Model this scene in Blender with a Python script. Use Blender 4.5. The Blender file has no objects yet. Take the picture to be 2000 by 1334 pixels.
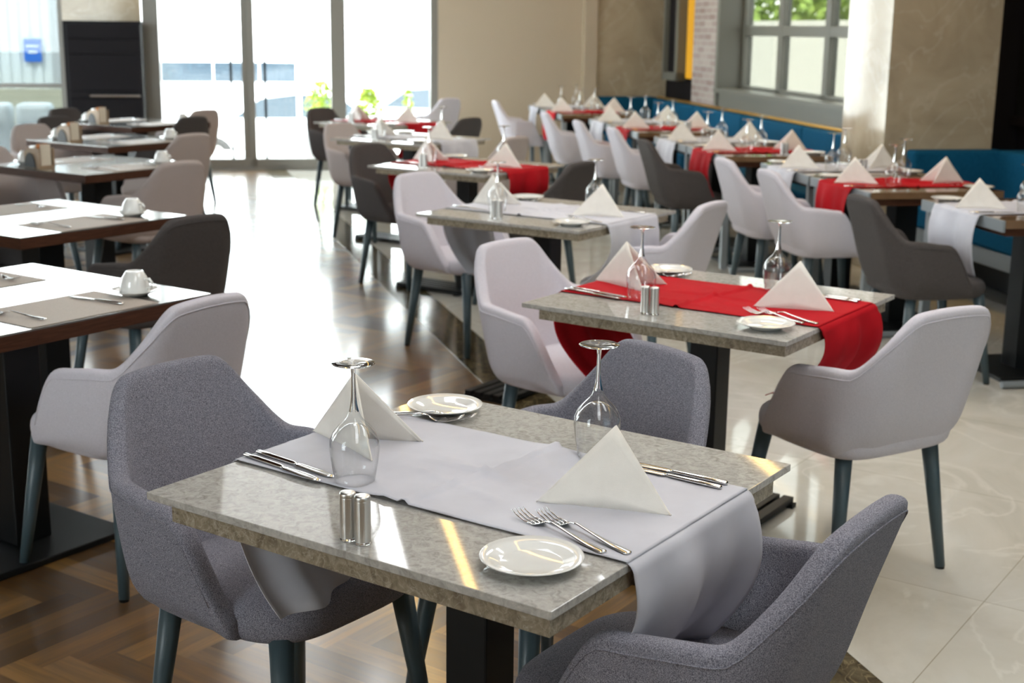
import bpy, bmesh, math, random
from mathutils import Vector, Matrix
random.seed(7)
PI = math.pi
S2 = math.sqrt(2)
scene = bpy.context.scene
COL = scene.collection

# ------------------------------------------------------------------ camera
cam_d = bpy.data.cameras.new('camera')
cam = bpy.data.objects.new('camera', cam_d)
COL.objects.link(cam)
scene.camera = cam
YAW, PITCH, ROLL = -0.60440109, 0.22712943, 0.01211098
cam_d.sensor_width = 36.0
cam_d.lens = 36.0 * 2650 / 2000
cam_d.clip_start = 0.05
cam_d.clip_end = 300
fw = Vector((math.sin(YAW) * math.cos(PITCH), math.cos(YAW) * math.cos(PITCH), -math.sin(PITCH)))
rt = Vector((math.cos(YAW), -math.sin(YAW), 0))
up = rt.cross(fw)
rt, up = rt * math.cos(ROLL) + up * math.sin(ROLL), up * math.cos(ROLL) - rt * math.sin(ROLL)
M = Matrix((rt, up, -fw)).transposed().to_4x4()
M.translation = Vector((0, 0, 1.52))
cam.matrix_world = M
cam_d.dof.use_dof = True
cam_d.dof.focus_distance = 2.35
cam_d.dof.aperture_fstop = 6.3

# ------------------------------------------------------------------ world, sun, exposure
world = bpy.data.worlds.new('daylight')
scene.world = world
world.use_nodes = True
wn = world.node_tree.nodes
wl = world.node_tree.links
wn.clear()
wo = wn.new('ShaderNodeOutputWorld')
wb = wn.new('ShaderNodeBackground')
sky = wn.new('ShaderNodeTexSky')
sky.sky_type = 'HOSEK_WILKIE'
sky.turbidity = 4.0
sky.ground_albedo = 0.5
mixs = wn.new('ShaderNodeMixRGB')
mixs.inputs[0].default_value = 0.75
mixs.inputs[2].default_value = (0.90, 0.97, 1.0, 1)
wl.new(sky.outputs[0], mixs.inputs[1])
wl.new(mixs.outputs[0], wb.inputs[0])
wb.inputs[1].default_value = 13.0
wl.new(wb.outputs[0], wo.inputs[0])

def W(u, v, z=0.0):
    """room frame (u towards the camera, v towards the bench wall) -> world"""
    return Vector(((u + v) / S2, (v - u) / S2, z))
RA = -PI / 4      # rotation that takes local x to u, local y to v

sun_d = bpy.data.lights.new('sun', 'SUN')
sun_d.energy = 16.0
sun_d.angle = 0.02
sun_d.color = (1.0, 0.97, 0.92)
sun = bpy.data.objects.new('sun', sun_d)
COL.objects.link(sun)
sdir = W(-0.55, 0.35, 0) + Vector((0, 0, -1.0))
sun.rotation_euler = sdir.to_track_quat('-Z', 'Y').to_euler()

vs = scene.view_settings
vs.view_transform = 'Standard'
vs.look = 'None'
vs.exposure = 0.18
vs.gamma = 1.0
scene.cycles.max_bounces = 8
scene.cycles.diffuse_bounces = 4
scene.cycles.glossy_bounces = 4
scene.cycles.transmission_bounces = 10
scene.cycles.transparent_max_bounces = 16
scene.cycles.caustics_reflective = False
scene.cycles.caustics_refractive = False
scene.cycles.sample_clamp_indirect = 6.0
scene.cycles.use_denoising = True

# ------------------------------------------------------------------ materials
def mat(name, col, rough=0.5, metal=0.0, spec=0.5, coat=0.0, emit=None, estr=0.0, trans=0.0, ior=1.45, sheen=0.0):
    m = bpy.data.materials.new(name)
    m.use_nodes = True
    b = m.node_tree.nodes['Principled BSDF']
    b.inputs['Base Color'].default_value = (*col, 1)
    b.inputs['Roughness'].default_value = rough
    b.inputs['Metallic'].default_value = metal
    b.inputs['Specular IOR Level'].default_value = spec
    b.inputs['Coat Weight'].default_value = coat
    b.inputs['Transmission Weight'].default_value = trans
    b.inputs['IOR'].default_value = ior
    b.inputs['Sheen Weight'].default_value = sheen
    if emit:
        b.inputs['Emission Color'].default_value = (*emit, 1)
        b.inputs['Emission Strength'].default_value = estr
    return m

def nodes(m):
    nt = m.node_tree
    return nt, nt.nodes['Principled BSDF'], (lambda t: nt.nodes.new(t)), (lambda a, b: nt.links.new(a, b))

def ramp(N, stops):
    r = N('ShaderNodeValToRGB')
    e = r.color_ramp.elements
    e[0].position = stops[0][0]; e[0].color = (*stops[0][1], 1)
    e[1].position = stops[-1][0]; e[1].color = (*stops[-1][1], 1)
    for p, c in stops[1:-1]:
        k = e.new(p); k.color = (*c, 1)
    return r

def noisemat(name, stops, scale, rough=0.5, detail=4, bump=0.0, bscale=None, distortion=0.0, coat=0.0, spec=0.5, sheen=0.0, stretch=None, metal=0.0, crough=0.05):
    m = mat(name, (1, 1, 1), rough, metal, spec, coat, sheen=sheen)
    nt, b, N, L = nodes(m)
    b.inputs['Coat Roughness'].default_value = crough
    tc = N('ShaderNodeTexCoord')
    src = tc.outputs['Object']
    if stretch:
        mp = N('ShaderNodeMapping'); mp.inputs['Scale'].default_value = stretch
        L(src, mp.inputs[0]); src = mp.outputs[0]
    n = N('ShaderNodeTexNoise'); n.inputs['Scale'].default_value = scale
    n.inputs['Detail'].default_value = detail; n.inputs['Distortion'].default_value = distortion
    L(src, n.inputs['Vector'])
    r = ramp(N, stops); L(n.outputs['Fac'], r.inputs[0]); L(r.outputs[0], b.inputs['Base Color'])
    if bump:
        n2 = N('ShaderNodeTexNoise'); n2.inputs['Scale'].default_value = bscale or scale
        n2.inputs['Detail'].default_value = 2; L(src, n2.inputs['Vector'])
        bp = N('ShaderNodeBump'); bp.inputs['Strength'].default_value = bump; bp.inputs['Distance'].default_value = 0.001
        L(n2.outputs['Fac'], bp.inputs['Height']); L(bp.outputs[0], b.inputs['Normal'])
    return m

def fabric(name, c0, c1):
    """woven heather cloth: fine fibre noise plus a crossed weave"""
    m = noisemat(name, [(0.36, c0), (0.64, c1)], 650, rough=0.95, detail=2.5, bump=0.4, bscale=900, spec=0.06, sheen=0.05)
    return m

M_grey = fabric('heather_grey_fabric', (0.09, 0.088, 0.115), (0.35, 0.345, 0.40))
M_white = fabric('pale_lilac_fabric', (0.53, 0.505, 0.56), (0.66, 0.635, 0.69))
M_beige = fabric('taupe_fabric', (0.40, 0.345, 0.33), (0.50, 0.44, 0.42))
M_dark = fabric('charcoal_fabric', (0.048, 0.043, 0.042), (0.105, 0.094, 0.092))
M_leg = mat('blue_grey_lacquer', (0.055, 0.085, 0.10), 0.38)
M_black = mat('black_powder_coat', (0.006, 0.007, 0.008), 0.42, spec=0.3)
M_steel = mat('brushed_steel', (0.66, 0.65, 0.63), 0.36, metal=1.0)
M_cut = mat('polished_cutlery_steel', (0.70, 0.70, 0.70), 0.10, metal=1.0)
M_bowl = None
M_plate = mat('glazed_white_porcelain', (0.78, 0.78, 0.76), 0.08, coat=0.6)
M_glass = mat('clear_glass', (1, 1, 1), 0.0, trans=1.0, ior=1.48)
M_napkin = noisemat('cream_napkin_cloth', [(0.3, (0.80, 0.765, 0.71)), (0.7, (0.85, 0.815, 0.76))], 30, rough=0.9, bump=0.2, bscale=700, spec=0.2)
M_rgrey = noisemat('pale_grey_satin', [(0.3, (0.53, 0.53, 0.59)), (0.7, (0.61, 0.61, 0.67))], 8, rough=0.6, bump=0.6, bscale=16, spec=0.15, sheen=0.1)
M_rred = noisemat('red_satin', [(0.3, (0.40, 0.010, 0.016)), (0.7, (0.48, 0.012, 0.020))], 8, rough=0.7, bump=0.6, bscale=16, spec=0.06, sheen=0.0)
M_tag = mat('white_woven_tag', (0.62, 0.60, 0.57), 0.8)
M_tagmark = mat('tag_grey_stitching', (0.25, 0.22, 0.2), 0.8)
M_alu = mat('grey_aluminium_frame', (0.24, 0.23, 0.21), 0.4, metal=0.2)
M_frame = mat('olive_grey_window_frame', (0.145, 0.145, 0.125), 0.4)
M_paint = mat('beige_wall_paint', (0.52, 0.44, 0.34), 0.85)
M_ceil = mat('white_ceiling_paint', (0.72, 0.70, 0.66), 0.9)
M_blue = noisemat('petrol_blue_upholstery', [(0.3, (0.005, 0.075, 0.155)), (0.7, (0.008, 0.095, 0.19))], 60, rough=0.8, spec=0.1, sheen=0.0)
M_gold = mat('brass_trim', (0.75, 0.42, 0.08), 0.3, metal=0.9)
M_darkwood = mat('near_black_wood', (0.008, 0.007, 0.009), 0.6, spec=0.2)
M_wenge = noisemat('dark_walnut_table_edge', [(0.3, (0.045, 0.018, 0.010)), (0.7, (0.075, 0.03, 0.016))], 14, rough=0.6, spec=0.15, stretch=(1, 1, 12))
M_mat = noisemat('taupe_placemat_vinyl', [(0.35, (0.44, 0.38, 0.33)), (0.65, (0.50, 0.44, 0.38))], 300, rough=0.6, bump=0.2)
M_oak = noisemat('oak_caddy_wood', [(0.3, (0.30, 0.20, 0.12)), (0.7, (0.40, 0.28, 0.17))], 20, rough=0.5, stretch=(1, 1, 8))
M_paper = mat('cream_sachet_paper', (0.70, 0.62, 0.50), 0.7)
M_orange = mat('orange_sachet_paper', (0.55, 0.20, 0.04), 0.6)
M_led = mat('warm_led_strip', (1, 0.7, 0.3), 0.5, emit=(1.0, 0.62, 0.16), estr=9.0)
M_panel = mat('unseen_panel_diffuser', (1, 1, 1), 0.5, emit=(0.95, 0.98, 1.0), estr=7.5)
M_amber = mat('amber_back_lit_panel', (0.35, 0.17, 0.01), 0.5, emit=(1.0, 0.50, 0.02), estr=0.42)
M_conc = noisemat('pale_paving', [(0.3, (0.62, 0.62, 0.60)), (0.7, (0.72, 0.72, 0.70))], 3, rough=0.9)
M_white_out = mat('white_exterior_paint', (0.80, 0.82, 0.82), 0.6)
M_carpaint = mat('white_car_paint', (0.80, 0.82, 0.84), 0.3, coat=0.5)
M_carglass = mat('dark_vehicle_glass', (0.03, 0.045, 0.06), 0.08, spec=0.8)
M_tyre = mat('tyre_rubber', (0.03, 0.03, 0.03), 0.8)
M_leaf = noisemat('yellow_green_foliage', [(0.3, (0.20, 0.34, 0.03)), (0.7, (0.55, 0.62, 0.10))], 9, rough=0.8)
M_leaf2 = noisemat('green_foliage', [(0.3, (0.08, 0.16, 0.03)), (0.7, (0.30, 0.42, 0.09))], 3, rough=0.8)
M_cream_out = mat('cream_render', (0.48, 0.44, 0.33), 0.8)
M_signblue = mat('blue_sign_face', (0.03, 0.16, 0.62), 0.5)
M_pot = mat('grey_planter', (0.5, 0.5, 0.5), 0.7)

# thin window pane: clear with a fresnel reflection
def pane_material(name, tint, refl=0.04, power=5.0):
    m = bpy.data.materials.new(name); m.use_nodes = True
    nt = m.node_tree; nt.nodes.clear()
    o = nt.nodes.new('ShaderNodeOutputMaterial'); mx = nt.nodes.new('ShaderNodeMixShader')
    t = nt.nodes.new('ShaderNodeBsdfTransparent'); g = nt.nodes.new('ShaderNodeBsdfGlossy')
    lw = nt.nodes.new('ShaderNodeLayerWeight'); lw.inputs[0].default_value = 0.5
    pw = nt.nodes.new('ShaderNodeMath'); pw.operation = 'POWER'; pw.inputs[1].default_value = power
    nt.links.new(lw.outputs['Facing'], pw.inputs[0])
    f = nt.nodes.new('ShaderNodeMath'); f.operation = 'MULTIPLY_ADD'; f.inputs[1].default_value = 0.9; f.inputs[2].default_value = refl
    nt.links.new(pw.outputs[0], f.inputs[0])
    t.inputs[0].default_value = (*[math.sqrt(c_) for c_ in tint], 1); g.inputs['Roughness'].default_value = 0.0
    nt.links.new(f.outputs[0], mx.inputs[0]); nt.links.new(t.outputs[0], mx.inputs[1])
    nt.links.new(g.outputs[0], mx.inputs[2]); nt.links.new(mx.outputs[0], o.inputs[0])
    return m
M_pane = pane_material('clear_window_glass', (0.97, 1.0, 0.99))
M_bowl = pane_material('thin_wine_glass', (0.985, 0.99, 0.99), 0.045, 3.2)
M_pane_green = pane_material('green_tinted_window_glass', (0.105, 0.125, 0.13))
M_pane_dim = pane_material('dimming_grey_window_glass', (0.26, 0.26, 0.235))  # grey tint added to dim the bright outside, not a film on the glass

def marble(name, dark, mid, light, scale, rough, veins=(0.8, 0.76, 0.68), vein_amt=0.5, tiles=None, coat=0.0, bumpy=False):
    m = mat(name, mid, rough, coat=coat)
    nt, b, N, L = nodes(m)
    tc = N('ShaderNodeTexCoord')
    n = N('ShaderNodeTexNoise'); n.inputs['Scale'].default_value = scale; n.inputs['Detail'].default_value = 7
    n.inputs['Distortion'].default_value = 1.2; n.inputs['Roughness'].default_value = 0.62
    L(tc.outputs['Object'], n.inputs['Vector'])
    r = ramp(N, [(0.30, dark), (0.5, mid), (0.70, light)]); L(n.outputs['Fac'], r.inputs[0])
    v = N('ShaderNodeTexNoise'); v.inputs['Scale'].default_value = scale * 0.55; v.inputs['Detail'].default_value = 6
    v.inputs['Distortion'].default_value = 2.5; L(tc.outputs['Object'], v.inputs['Vector'])
    s = N('ShaderNodeMath'); s.operation = 'SUBTRACT'; s.inputs[1].default_value = 0.5; L(v.outputs['Fac'], s.inputs[0])
    a = N('ShaderNodeMath'); a.operation = 'ABSOLUTE'; L(s.outputs[0], a.inputs[0])
    vr = ramp(N, [(0.0, (vein_amt,) * 3), (0.018, (0, 0, 0))]); L(a.outputs[0], vr.inputs[0])
    mx = N('ShaderNodeMixRGB'); mx.inputs[2].default_value = (*veins, 1)
    L(vr.outputs[0], mx.inputs[0]); L(r.outputs[0], mx.inputs[1])
    out = mx.outputs[0]
    if tiles:
        mp = N('ShaderNodeMapping'); L(tc.outputs['Object'], mp.inputs[0])
        bk = N('ShaderNodeTexBrick'); bk.offset = 0.0
        bk.inputs['Scale'].default_value = 1.0; bk.inputs['Brick Width'].default_value = tiles; bk.inputs['Row Height'].default_value = tiles
        bk.inputs['Mortar Size'].default_value = 0.0015
        bk.inputs['Color1'].default_value = (1, 1, 1, 1); bk.inputs['Color2'].default_value = (0.9, 0.9, 0.9, 1); bk.inputs['Mortar'].default_value = (0.6, 0.55, 0.48, 1)
        L(mp.outputs[0], bk.inputs['Vector'])
        ml = N('ShaderNodeMixRGB'); ml.blend_type = 'MULTIPLY'; ml.inputs[0].default_value = 1.0
        L(out, ml.inputs[1]); L(bk.outputs['Color'], ml.inputs[2]); out = ml.outputs[0]
    L(out, b.inputs['Base Color'])
    return m
M_top = marble('grey_beige_table_marble', (0.28, 0.27, 0.245), (0.42, 0.405, 0.38), (0.52, 0.505, 0.475), 52, 0.045, vein_amt=0.18)
M_topedge = marble('brown_table_marble_edge', (0.14, 0.11, 0.075), (0.25, 0.21, 0.15), (0.36, 0.315, 0.245), 45, 0.25, vein_amt=0.22)
M_floor_marble = marble('polished_cream_floor_marble', (0.54, 0.51, 0.44), (0.64, 0.615, 0.545), (0.70, 0.68, 0.62), 1.6, 0.05, veins=(0.80, 0.78, 0.71), vein_amt=0.5, tiles=0.9)
M_pier = marble('beige_wall_marble', (0.36, 0.29, 0.20), (0.44, 0.36, 0.25), (0.50, 0.42, 0.30), 1.8, 0.10, veins=(0.58, 0.51, 0.40), vein_amt=0.4)
M_emper = marble('dark_emperador_border', (0.035, 0.025, 0.012), (0.08, 0.06, 0.03), (0.16, 0.13, 0.07), 14, 0.12, veins=(0.35, 0.28, 0.15), vein_amt=0.6)
M_dtop = mat('glossy_dark_table_top', (0.10, 0.09, 0.08), 0.16, coat=1.0, spec=0.9)
M_dtop.node_tree.nodes['Principled BSDF'].inputs['Coat Roughness'].default_value = 0.12
M_dtop.node_tree.nodes['Principled BSDF'].inputs['Coat IOR'].default_value = 1.6
M_rtop = noisemat('brown_booth_table_top', [(0.3, (0.16, 0.095, 0.05)), (0.7, (0.22, 0.135, 0.075))], 10, rough=0.10, stretch=(1, 8, 1), coat=0.5)
M_rband = mat('grey_metal_edge_band', (0.26, 0.29, 0.31), 0.4, metal=0.3)

def brick_mat():
    m = mat('whitewashed_brick', (0.5, 0.45, 0.42), 0.9)
    nt, b, N, L = nodes(m)
    tc = N('ShaderNodeTexCoord'); sp = N('ShaderNodeSeparateXYZ'); cb = N('ShaderNodeCombineXYZ')
    L(tc.outputs['Object'], sp.inputs[0]); L(sp.outputs[0], cb.inputs[0]); L(sp.outputs[2], cb.inputs[1])
    bk = N('ShaderNodeTexBrick'); bk.inputs['Scale'].default_value = 1.0
    bk.inputs['Brick Width'].default_value = 0.20; bk.inputs['Row Height'].default_value = 0.062; bk.inputs['Mortar Size'].default_value = 0.006
    bk.inputs['Color1'].default_value = (0.42, 0.36, 0.33, 1); bk.inputs['Color2'].default_value = (0.27, 0.20, 0.18, 1); bk.inputs['Mortar'].default_value = (0.45, 0.42, 0.39, 1)
    L(cb.outputs[0], bk.inputs['Vector']); L(bk.outputs['Color'], b.inputs['Base Color'])
    bp = N('ShaderNodeBump'); bp.inputs['Distance'].default_value = 0.01; bp.invert = True
    L(bk.outputs['Fac'], bp.inputs['Height']); L(bp.outputs[0], b.inputs['Normal'])
    return m
M_brick = brick_mat()

def parquet_mat():
    m = mat('herringbone_oak_parquet', (0.2, 0.1, 0.05), 0.2)
    nt, b, N, L = nodes(m)
    g = N('ShaderNodeNewGeometry'); uv = N('ShaderNodeUVMap')
    c = ramp(N, [(0.0, (0.055, 0.026, 0.008)), (0.3, (0.11, 0.055, 0.015)), (0.6, (0.20, 0.10, 0.026)), (0.85, (0.29, 0.155, 0.042)), (1.0, (0.16, 0.09, 0.038))])
    L(g.outputs['Random Per Island'], c.inputs[0])
    mp = N('ShaderNodeMapping'); mp.inputs['Scale'].default_value = (2.2, 30, 1); L(uv.outputs[0], mp.inputs[0])
    cx = N('ShaderNodeCombineXYZ'); mu = N('ShaderNodeMath'); mu.operation = 'MULTIPLY'; mu.inputs[1].default_value = 50
    L(g.outputs['Random Per Island'], mu.inputs[0]); L(mu.outputs[0], cx.inputs[2])
    ad = N('ShaderNodeVectorMath'); ad.operation = 'ADD'; L(mp.outputs[0], ad.inputs[0]); L(cx.outputs[0], ad.inputs[1])
    n = N('ShaderNodeTexNoise'); n.inputs['Scale'].default_value = 1.6; n.inputs['Detail'].default_value = 6; n.inputs['Distortion'].default_value = 0.8
    L(ad.outputs[0], n.inputs['Vector'])
    gr = ramp(N, [(0.3, (0.66, 0.66, 0.66)), (0.7, (1.25, 1.25, 1.25))]); L(n.outputs['Fac'], gr.inputs[0])
    ml = N('ShaderNodeMixRGB'); ml.blend_type = 'MULTIPLY'; ml.inputs[0].default_value = 1
    L(c.outputs[0], ml.inputs[1]); L(gr.outputs[0], ml.inputs[2]); L(ml.outputs[0], b.inputs['Base Color'])
    rr = ramp(N, [(0.3, (0.34,) * 3), (0.7, (0.46,) * 3)]); L(n.outputs['Fac'], rr.inputs[0]); L(rr.outputs[0], b.inputs['Roughness'])
    bp = N('ShaderNodeBump'); bp.inputs['Strength'].default_value = 0.12; bp.inputs['Distance'].default_value = 0.001
    L(n.outputs['Fac'], bp.inputs['Height']); L(bp.outputs[0], b.inputs['Normal'])
    b.inputs['Coat Weight'].default_value = 1.0; b.inputs['Coat Roughness'].default_value = 0.15; b.inputs['Coat IOR'].default_value = 1.8
    return m
M_parquet = parquet_mat()

# ------------------------------------------------------------------ mesh helpers
def obj(name, bm, m, parent=None, smooth=False, kind=None, loc=None, rot=None):
    me = bpy.data.meshes.new(name)
    bm.normal_update()
    bm.to_mesh(me); bm.free()
    if smooth:
        for p in me.polygons: p.use_smooth = True
    me.materials.append(m)
    o = bpy.data.objects.new(name, me)
    COL.objects.link(o)
    if parent: o.parent = parent
    if kind: o['kind'] = kind
    if loc is not None: o.location = loc
    if rot is not None: o.rotation_euler = (0, 0, rot)
    return o

def thing(name, label, cat, loc=(0, 0, 0), rot=0.0, group=None):
    o = bpy.data.objects.new(name, None)
    o.empty_display_size = 0.1
    COL.objects.link(o)
    o.location = loc; o.rotation_euler = (0, 0, rot)
    o['label'] = label; o['category'] = cat
    if group: o['group'] = group
    return o

def tag(o, label, cat, group=None):
    o['label'] = label; o['category'] = cat
    if group: o['group'] = group
    return o

def dup(root, loc, rot, label, group=None):
    r = root.copy(); COL.objects.link(r)
    r.location = loc; r.rotation_euler = (0, 0, rot)
    r['label'] = label
    if group: r['group'] = group
    for ch in list(root.children):
        c = ch.copy(); COL.objects.link(c); c.parent = r
        for g in list(ch.children):
            d = g.copy(); COL.objects.link(d); d.parent = c
    return r

def box(bm, x0, x1, y0, y1, z0, z1, bev=0.0):
    r = bmesh.ops.create_cube(bm, size=1.0)
    vs_ = r['verts']
    for v in vs_:
        v.co.x = x0 if v.co.x < 0 else x1
        v.co.y = y0 if v.co.y < 0 else y1
        v.co.z = z0 if v.co.z < 0 else z1
    if bev:
        es = list({e for v in vs_ for e in v.link_edges})
        bmesh.ops.bevel(bm, geom=es, offset=bev, segments=2, affect='EDGES', profile=0.5)
    return bm

def B(*a, bev=0.0):
    bm = bmesh.new(); box(bm, *a, bev=bev); return bm

def lathe(prof, n=32, closed=False):
    bm = bmesh.new()
    rings = []
    for r, z in prof:
        if r < 1e-6:
            rings.append([bm.verts.new((0, 0, z))])
        else:
            rings.append([bm.verts.new((r * math.cos(2 * PI * k / n), r * math.sin(2 * PI * k / n), z)) for k in range(n)])
    pairs = list(zip(rings[:-1], rings[1:]))
    if closed: pairs.append((rings[-1], rings[0]))
    for a, b in pairs:
        for k in range(n):
            k2 = (k + 1) % n
            if len(a) == 1 and len(b) == 1: continue
            if len(a) == 1: bm.faces.new((a[0], b[k2], b[k]))
            elif len(b) == 1: bm.faces.new((a[k], a[k2], b[0]))
            else: bm.faces.new((a[k], a[k2], b[k2], b[k]))
    bmesh.ops.recalc_face_normals(bm, faces=bm.faces)
    return bm

def tube(bm, pts, rad, n=8, caps=True):
    pts = [Vector(p) for p in pts]
    rads = rad if isinstance(rad, (list, tuple)) else [rad] * len(pts)
    rings = []
    up0 = Vector((0, 0, 1))
    for i, p in enumerate(pts):
        t = (pts[min(i + 1, len(pts) - 1)] - pts[max(i - 1, 0)]).normalized()
        a = t.cross(up0 if abs(t.z) < 0.9 else Vector((1, 0, 0))).normalized()
        b = t.cross(a).normalized()
        rings.append([bm.verts.new(p + (a * math.cos(2 * PI * k / n) + b * math.sin(2 * PI * k / n)) * rads[i]) for k in range(n)])
    for a, b in zip(rings[:-1], rings[1:]):
        for k in range(n):
            bm.faces.new((a[k], a[(k + 1) % n], b[(k + 1) % n], b[k]))
    if caps:
        bm.faces.new(rings[0][::-1]); bm.faces.new(rings[-1])
    return bm

def sm(e0, e1, x):
    t = max(0.0, min(1.0, (x - e0) / (e1 - e0)))
    return t * t * (3 - 2 * t)

def subsurf(o, lv=1):
    md = o.modifiers.new('smooth', 'SUBSURF'); md.levels = lv; md.render_levels = lv

# ------------------------------------------------------------------ the room
U0 = -14.85        # facade plane
CZ = 3.2           # ceiling height
VR = 4.25          # bench wall plane
def border_v(u):   # floor border, right edge
    return 1.42 - 0.1 * (-u - 2.8)

# herringbone parquet: one mesh of planks, cut along the border
bm = bmesh.new()
uvl = bm.loops.layers.uv.new('UVMap')
Wd, Ln = 0.080, 0.56
def plank(x, y, lx, ly):
    vs_ = [bm.verts.new((x, y, 0)), bm.verts.new((x + lx, y, 0)), bm.verts.new((x + lx, y + ly, 0)), bm.verts.new((x, y + ly, 0))]
    f = bm.faces.new(vs_)
    uvs = [(0, 0), (Ln, 0), (Ln, Wd), (0, Wd)] if lx > ly else [(0, 0), (0, Wd), (Ln, Wd), (Ln, 0)]
    for l, q in zip(f.loops, uvs): l[uvl].uv = q
for i in range(-290, 290):
    for j in range(-36, 36):
        ox, oy = i * Wd - j * Ln, i * Wd + j * Ln
        u_, v_ = (ox - oy) / S2, (ox + oy) / S2
        if -15.6 < u_ < 1.2 and -6.6 < v_ < 2.6:
            plank(ox, oy, Ln, Wd); plank(ox, oy + Wd, Wd, Ln)
for (pc, no) in ((W(-2.8, 1.30), W(-0.1, 1.0)), (W(U0, 0), W(-1, 0)), (W(0.6, 0), W(1, 0)), (W(0, -5.8), W(0, -1))):
    bmesh.ops.bisect_plane(bm, geom=bm.verts[:] + bm.edges[:] + bm.faces[:], plane_co=pc, plane_no=no.normalized(), clear_outer=True)
obj('floor', bm, M_parquet, kind='structure')
def quad(pts, z0, z1):
    bm = bmesh.new()
    a = [bm.verts.new(W(u, v, z0)) for u, v in pts]; b = [bm.verts.new(W(u, v, z1)) for u, v in pts]
    bm.faces.new(b); bm.faces.new(a[::-1])
    for k in range(len(pts)):
        k2 = (k + 1) % len(pts); bm.faces.new((a[k], a[k2], b[k2], b[k]))
    bmesh.ops.recalc_face_normals(bm, faces=bm.faces)
    return bm
bl, br = border_v(U0), border_v(0.6)
o = obj('floor_marble', quad([(U0, bl - 0.01), (0.6, br - 0.01), (0.6, 6.0), (U0, 6.0)], -0.05, 0.0), M_floor_marble, kind='structure')
obj('trim_1', quad([(U0, bl - 0.22), (0.6, br - 0.22), (0.6, br), (U0, bl)], -0.045, 0.0015), M_emper, kind='structure')
obj('ceiling', quad([(U0 - 0.3, -6.0), (0.8, -6.0), (0.8, 5.2), (-8.3, 5.2), (-8.3, 4.66), (U0 - 0.3, 4.66)], CZ, CZ + 0.2), M_ceil, kind='structure')

obj('ceiling_dark', quad([(U0 - 0.3, -6.0), (0.8, -6.0), (0.8, -0.42), (U0 - 0.3, -0.42)], CZ - 0.04, CZ - 0.001), M_wenge, kind='structure')

def RB(name, u0, u1, v0, v1, z0, z1, m, kind='structure', parent=None, bev=0.0, label=None):
    """a box laid out in the room frame"""
    o = obj(name, B(u0, u1, v0, v1, z0, z1, bev=bev), m, parent=parent, kind=kind, rot=RA if parent is None else None)
    return o

# facade wall pieces (openings: far left window, entrance glazing)
T = 0.25
RB('wall_facade', U0 - T, U0, -2.0, -1.22, 1.54, 1.95, M_pier)                 # over the black cabinet
RB('wall_facade_corner', U0 - T, U0, -2.0, -1.22, 0, 1.54, M_darkwood)
RB('wall_facade_right', U0 - T, U0, 1.87, 4.60, 0, CZ, M_paint)
RB('wall_facade_left', U0 - T, U0, -6.0, -4.6, 0, CZ, M_paint)
RB('trim_2', U0 - T, U0, -4.6, -1.22, CZ - 0.06, CZ, M_alu)
RB('trim_3', U0 - 0.2, U0 + 0.02, -4.6, -1.94, 0, 0.10, M_alu)
RB('trim_4', U0, U0 + 0.03, 1.87, 3.45, 0, 0.10, M_paint)

# left facade window
w = thing('window_1', '', 'window'); del w['label']; del w['category']; w['kind'] = 'structure'
w.rotation_euler = (0, 0, RA)
def child_box(name, par, a, m, kind='structure', bev=0.0, label=None):
    o = obj(name, B(*a, bev=bev), m, parent=par, kind=kind)
    if label: o['label'] = label
    return o
child_box('glass_pane', w, (U0 - 0.10, U0 - 0.09, -4.58, -2.0, 0.1, 2.0), M_pane_green)
child_box('top_glass_pane', w, (U0 - 0.10, U0 - 0.09, -4.58, -1.22, 2.04, CZ - 0.06), M_pane)
child_box('window_bar', w, (U0 - 0.13, U0 - 0.05, -4.58, -1.22, 1.96, 2.04), M_alu)
child_box('window_bar', w, (U0 - 0.13, U0 - 0.06, -4.58, -1.99, 0.86, 0.90), M_alu)
child_box('window_bar', w, (U0 - 0.15, U0 - 0.04, -2.05, -2.0, 0.1, 1.96), M_alu)
child_box('window_bar', w, (U0 - 0.13, U0 - 0.06, -3.4, -3.34, 0.1, CZ), M_alu)

# black cabinet beside the entrance
cb = thing('service_cabinet', 'tall black wood service cabinet with a chrome handle left of the entrance doors', 'cabinet', (0, 0, 0), RA)
def cbx(name, a, m, par=None, bev=0.004):
    return obj(name, B(*a, bev=bev), m, parent=par or cb)
cbx('body', (U0 + 0.01, U0 + 0.34, -1.93, -1.20, 0.0, 1.52), M_darkwood)
for k, (z0, z1) in enumerate(((1.22, 1.36), (1.37, 1.51), (0.85, 1.21), (0.78, 0.84))):
    cbx('drawer_front', (U0 + 0.34, U0 + 0.357, -1.92, -1.21, z0, z1), M_darkwood)
cbx('door', (U0 + 0.34, U0 + 0.355, -1.92, -1.21, 0.05, 0.77), M_darkwood)
h = obj('handle', tube(bmesh.new(), [(U0 + 0.39, -1.72, 0.80), (U0 + 0.39, -1.23, 0.80)], 0.012, 10), M_steel, parent=cb)

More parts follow.
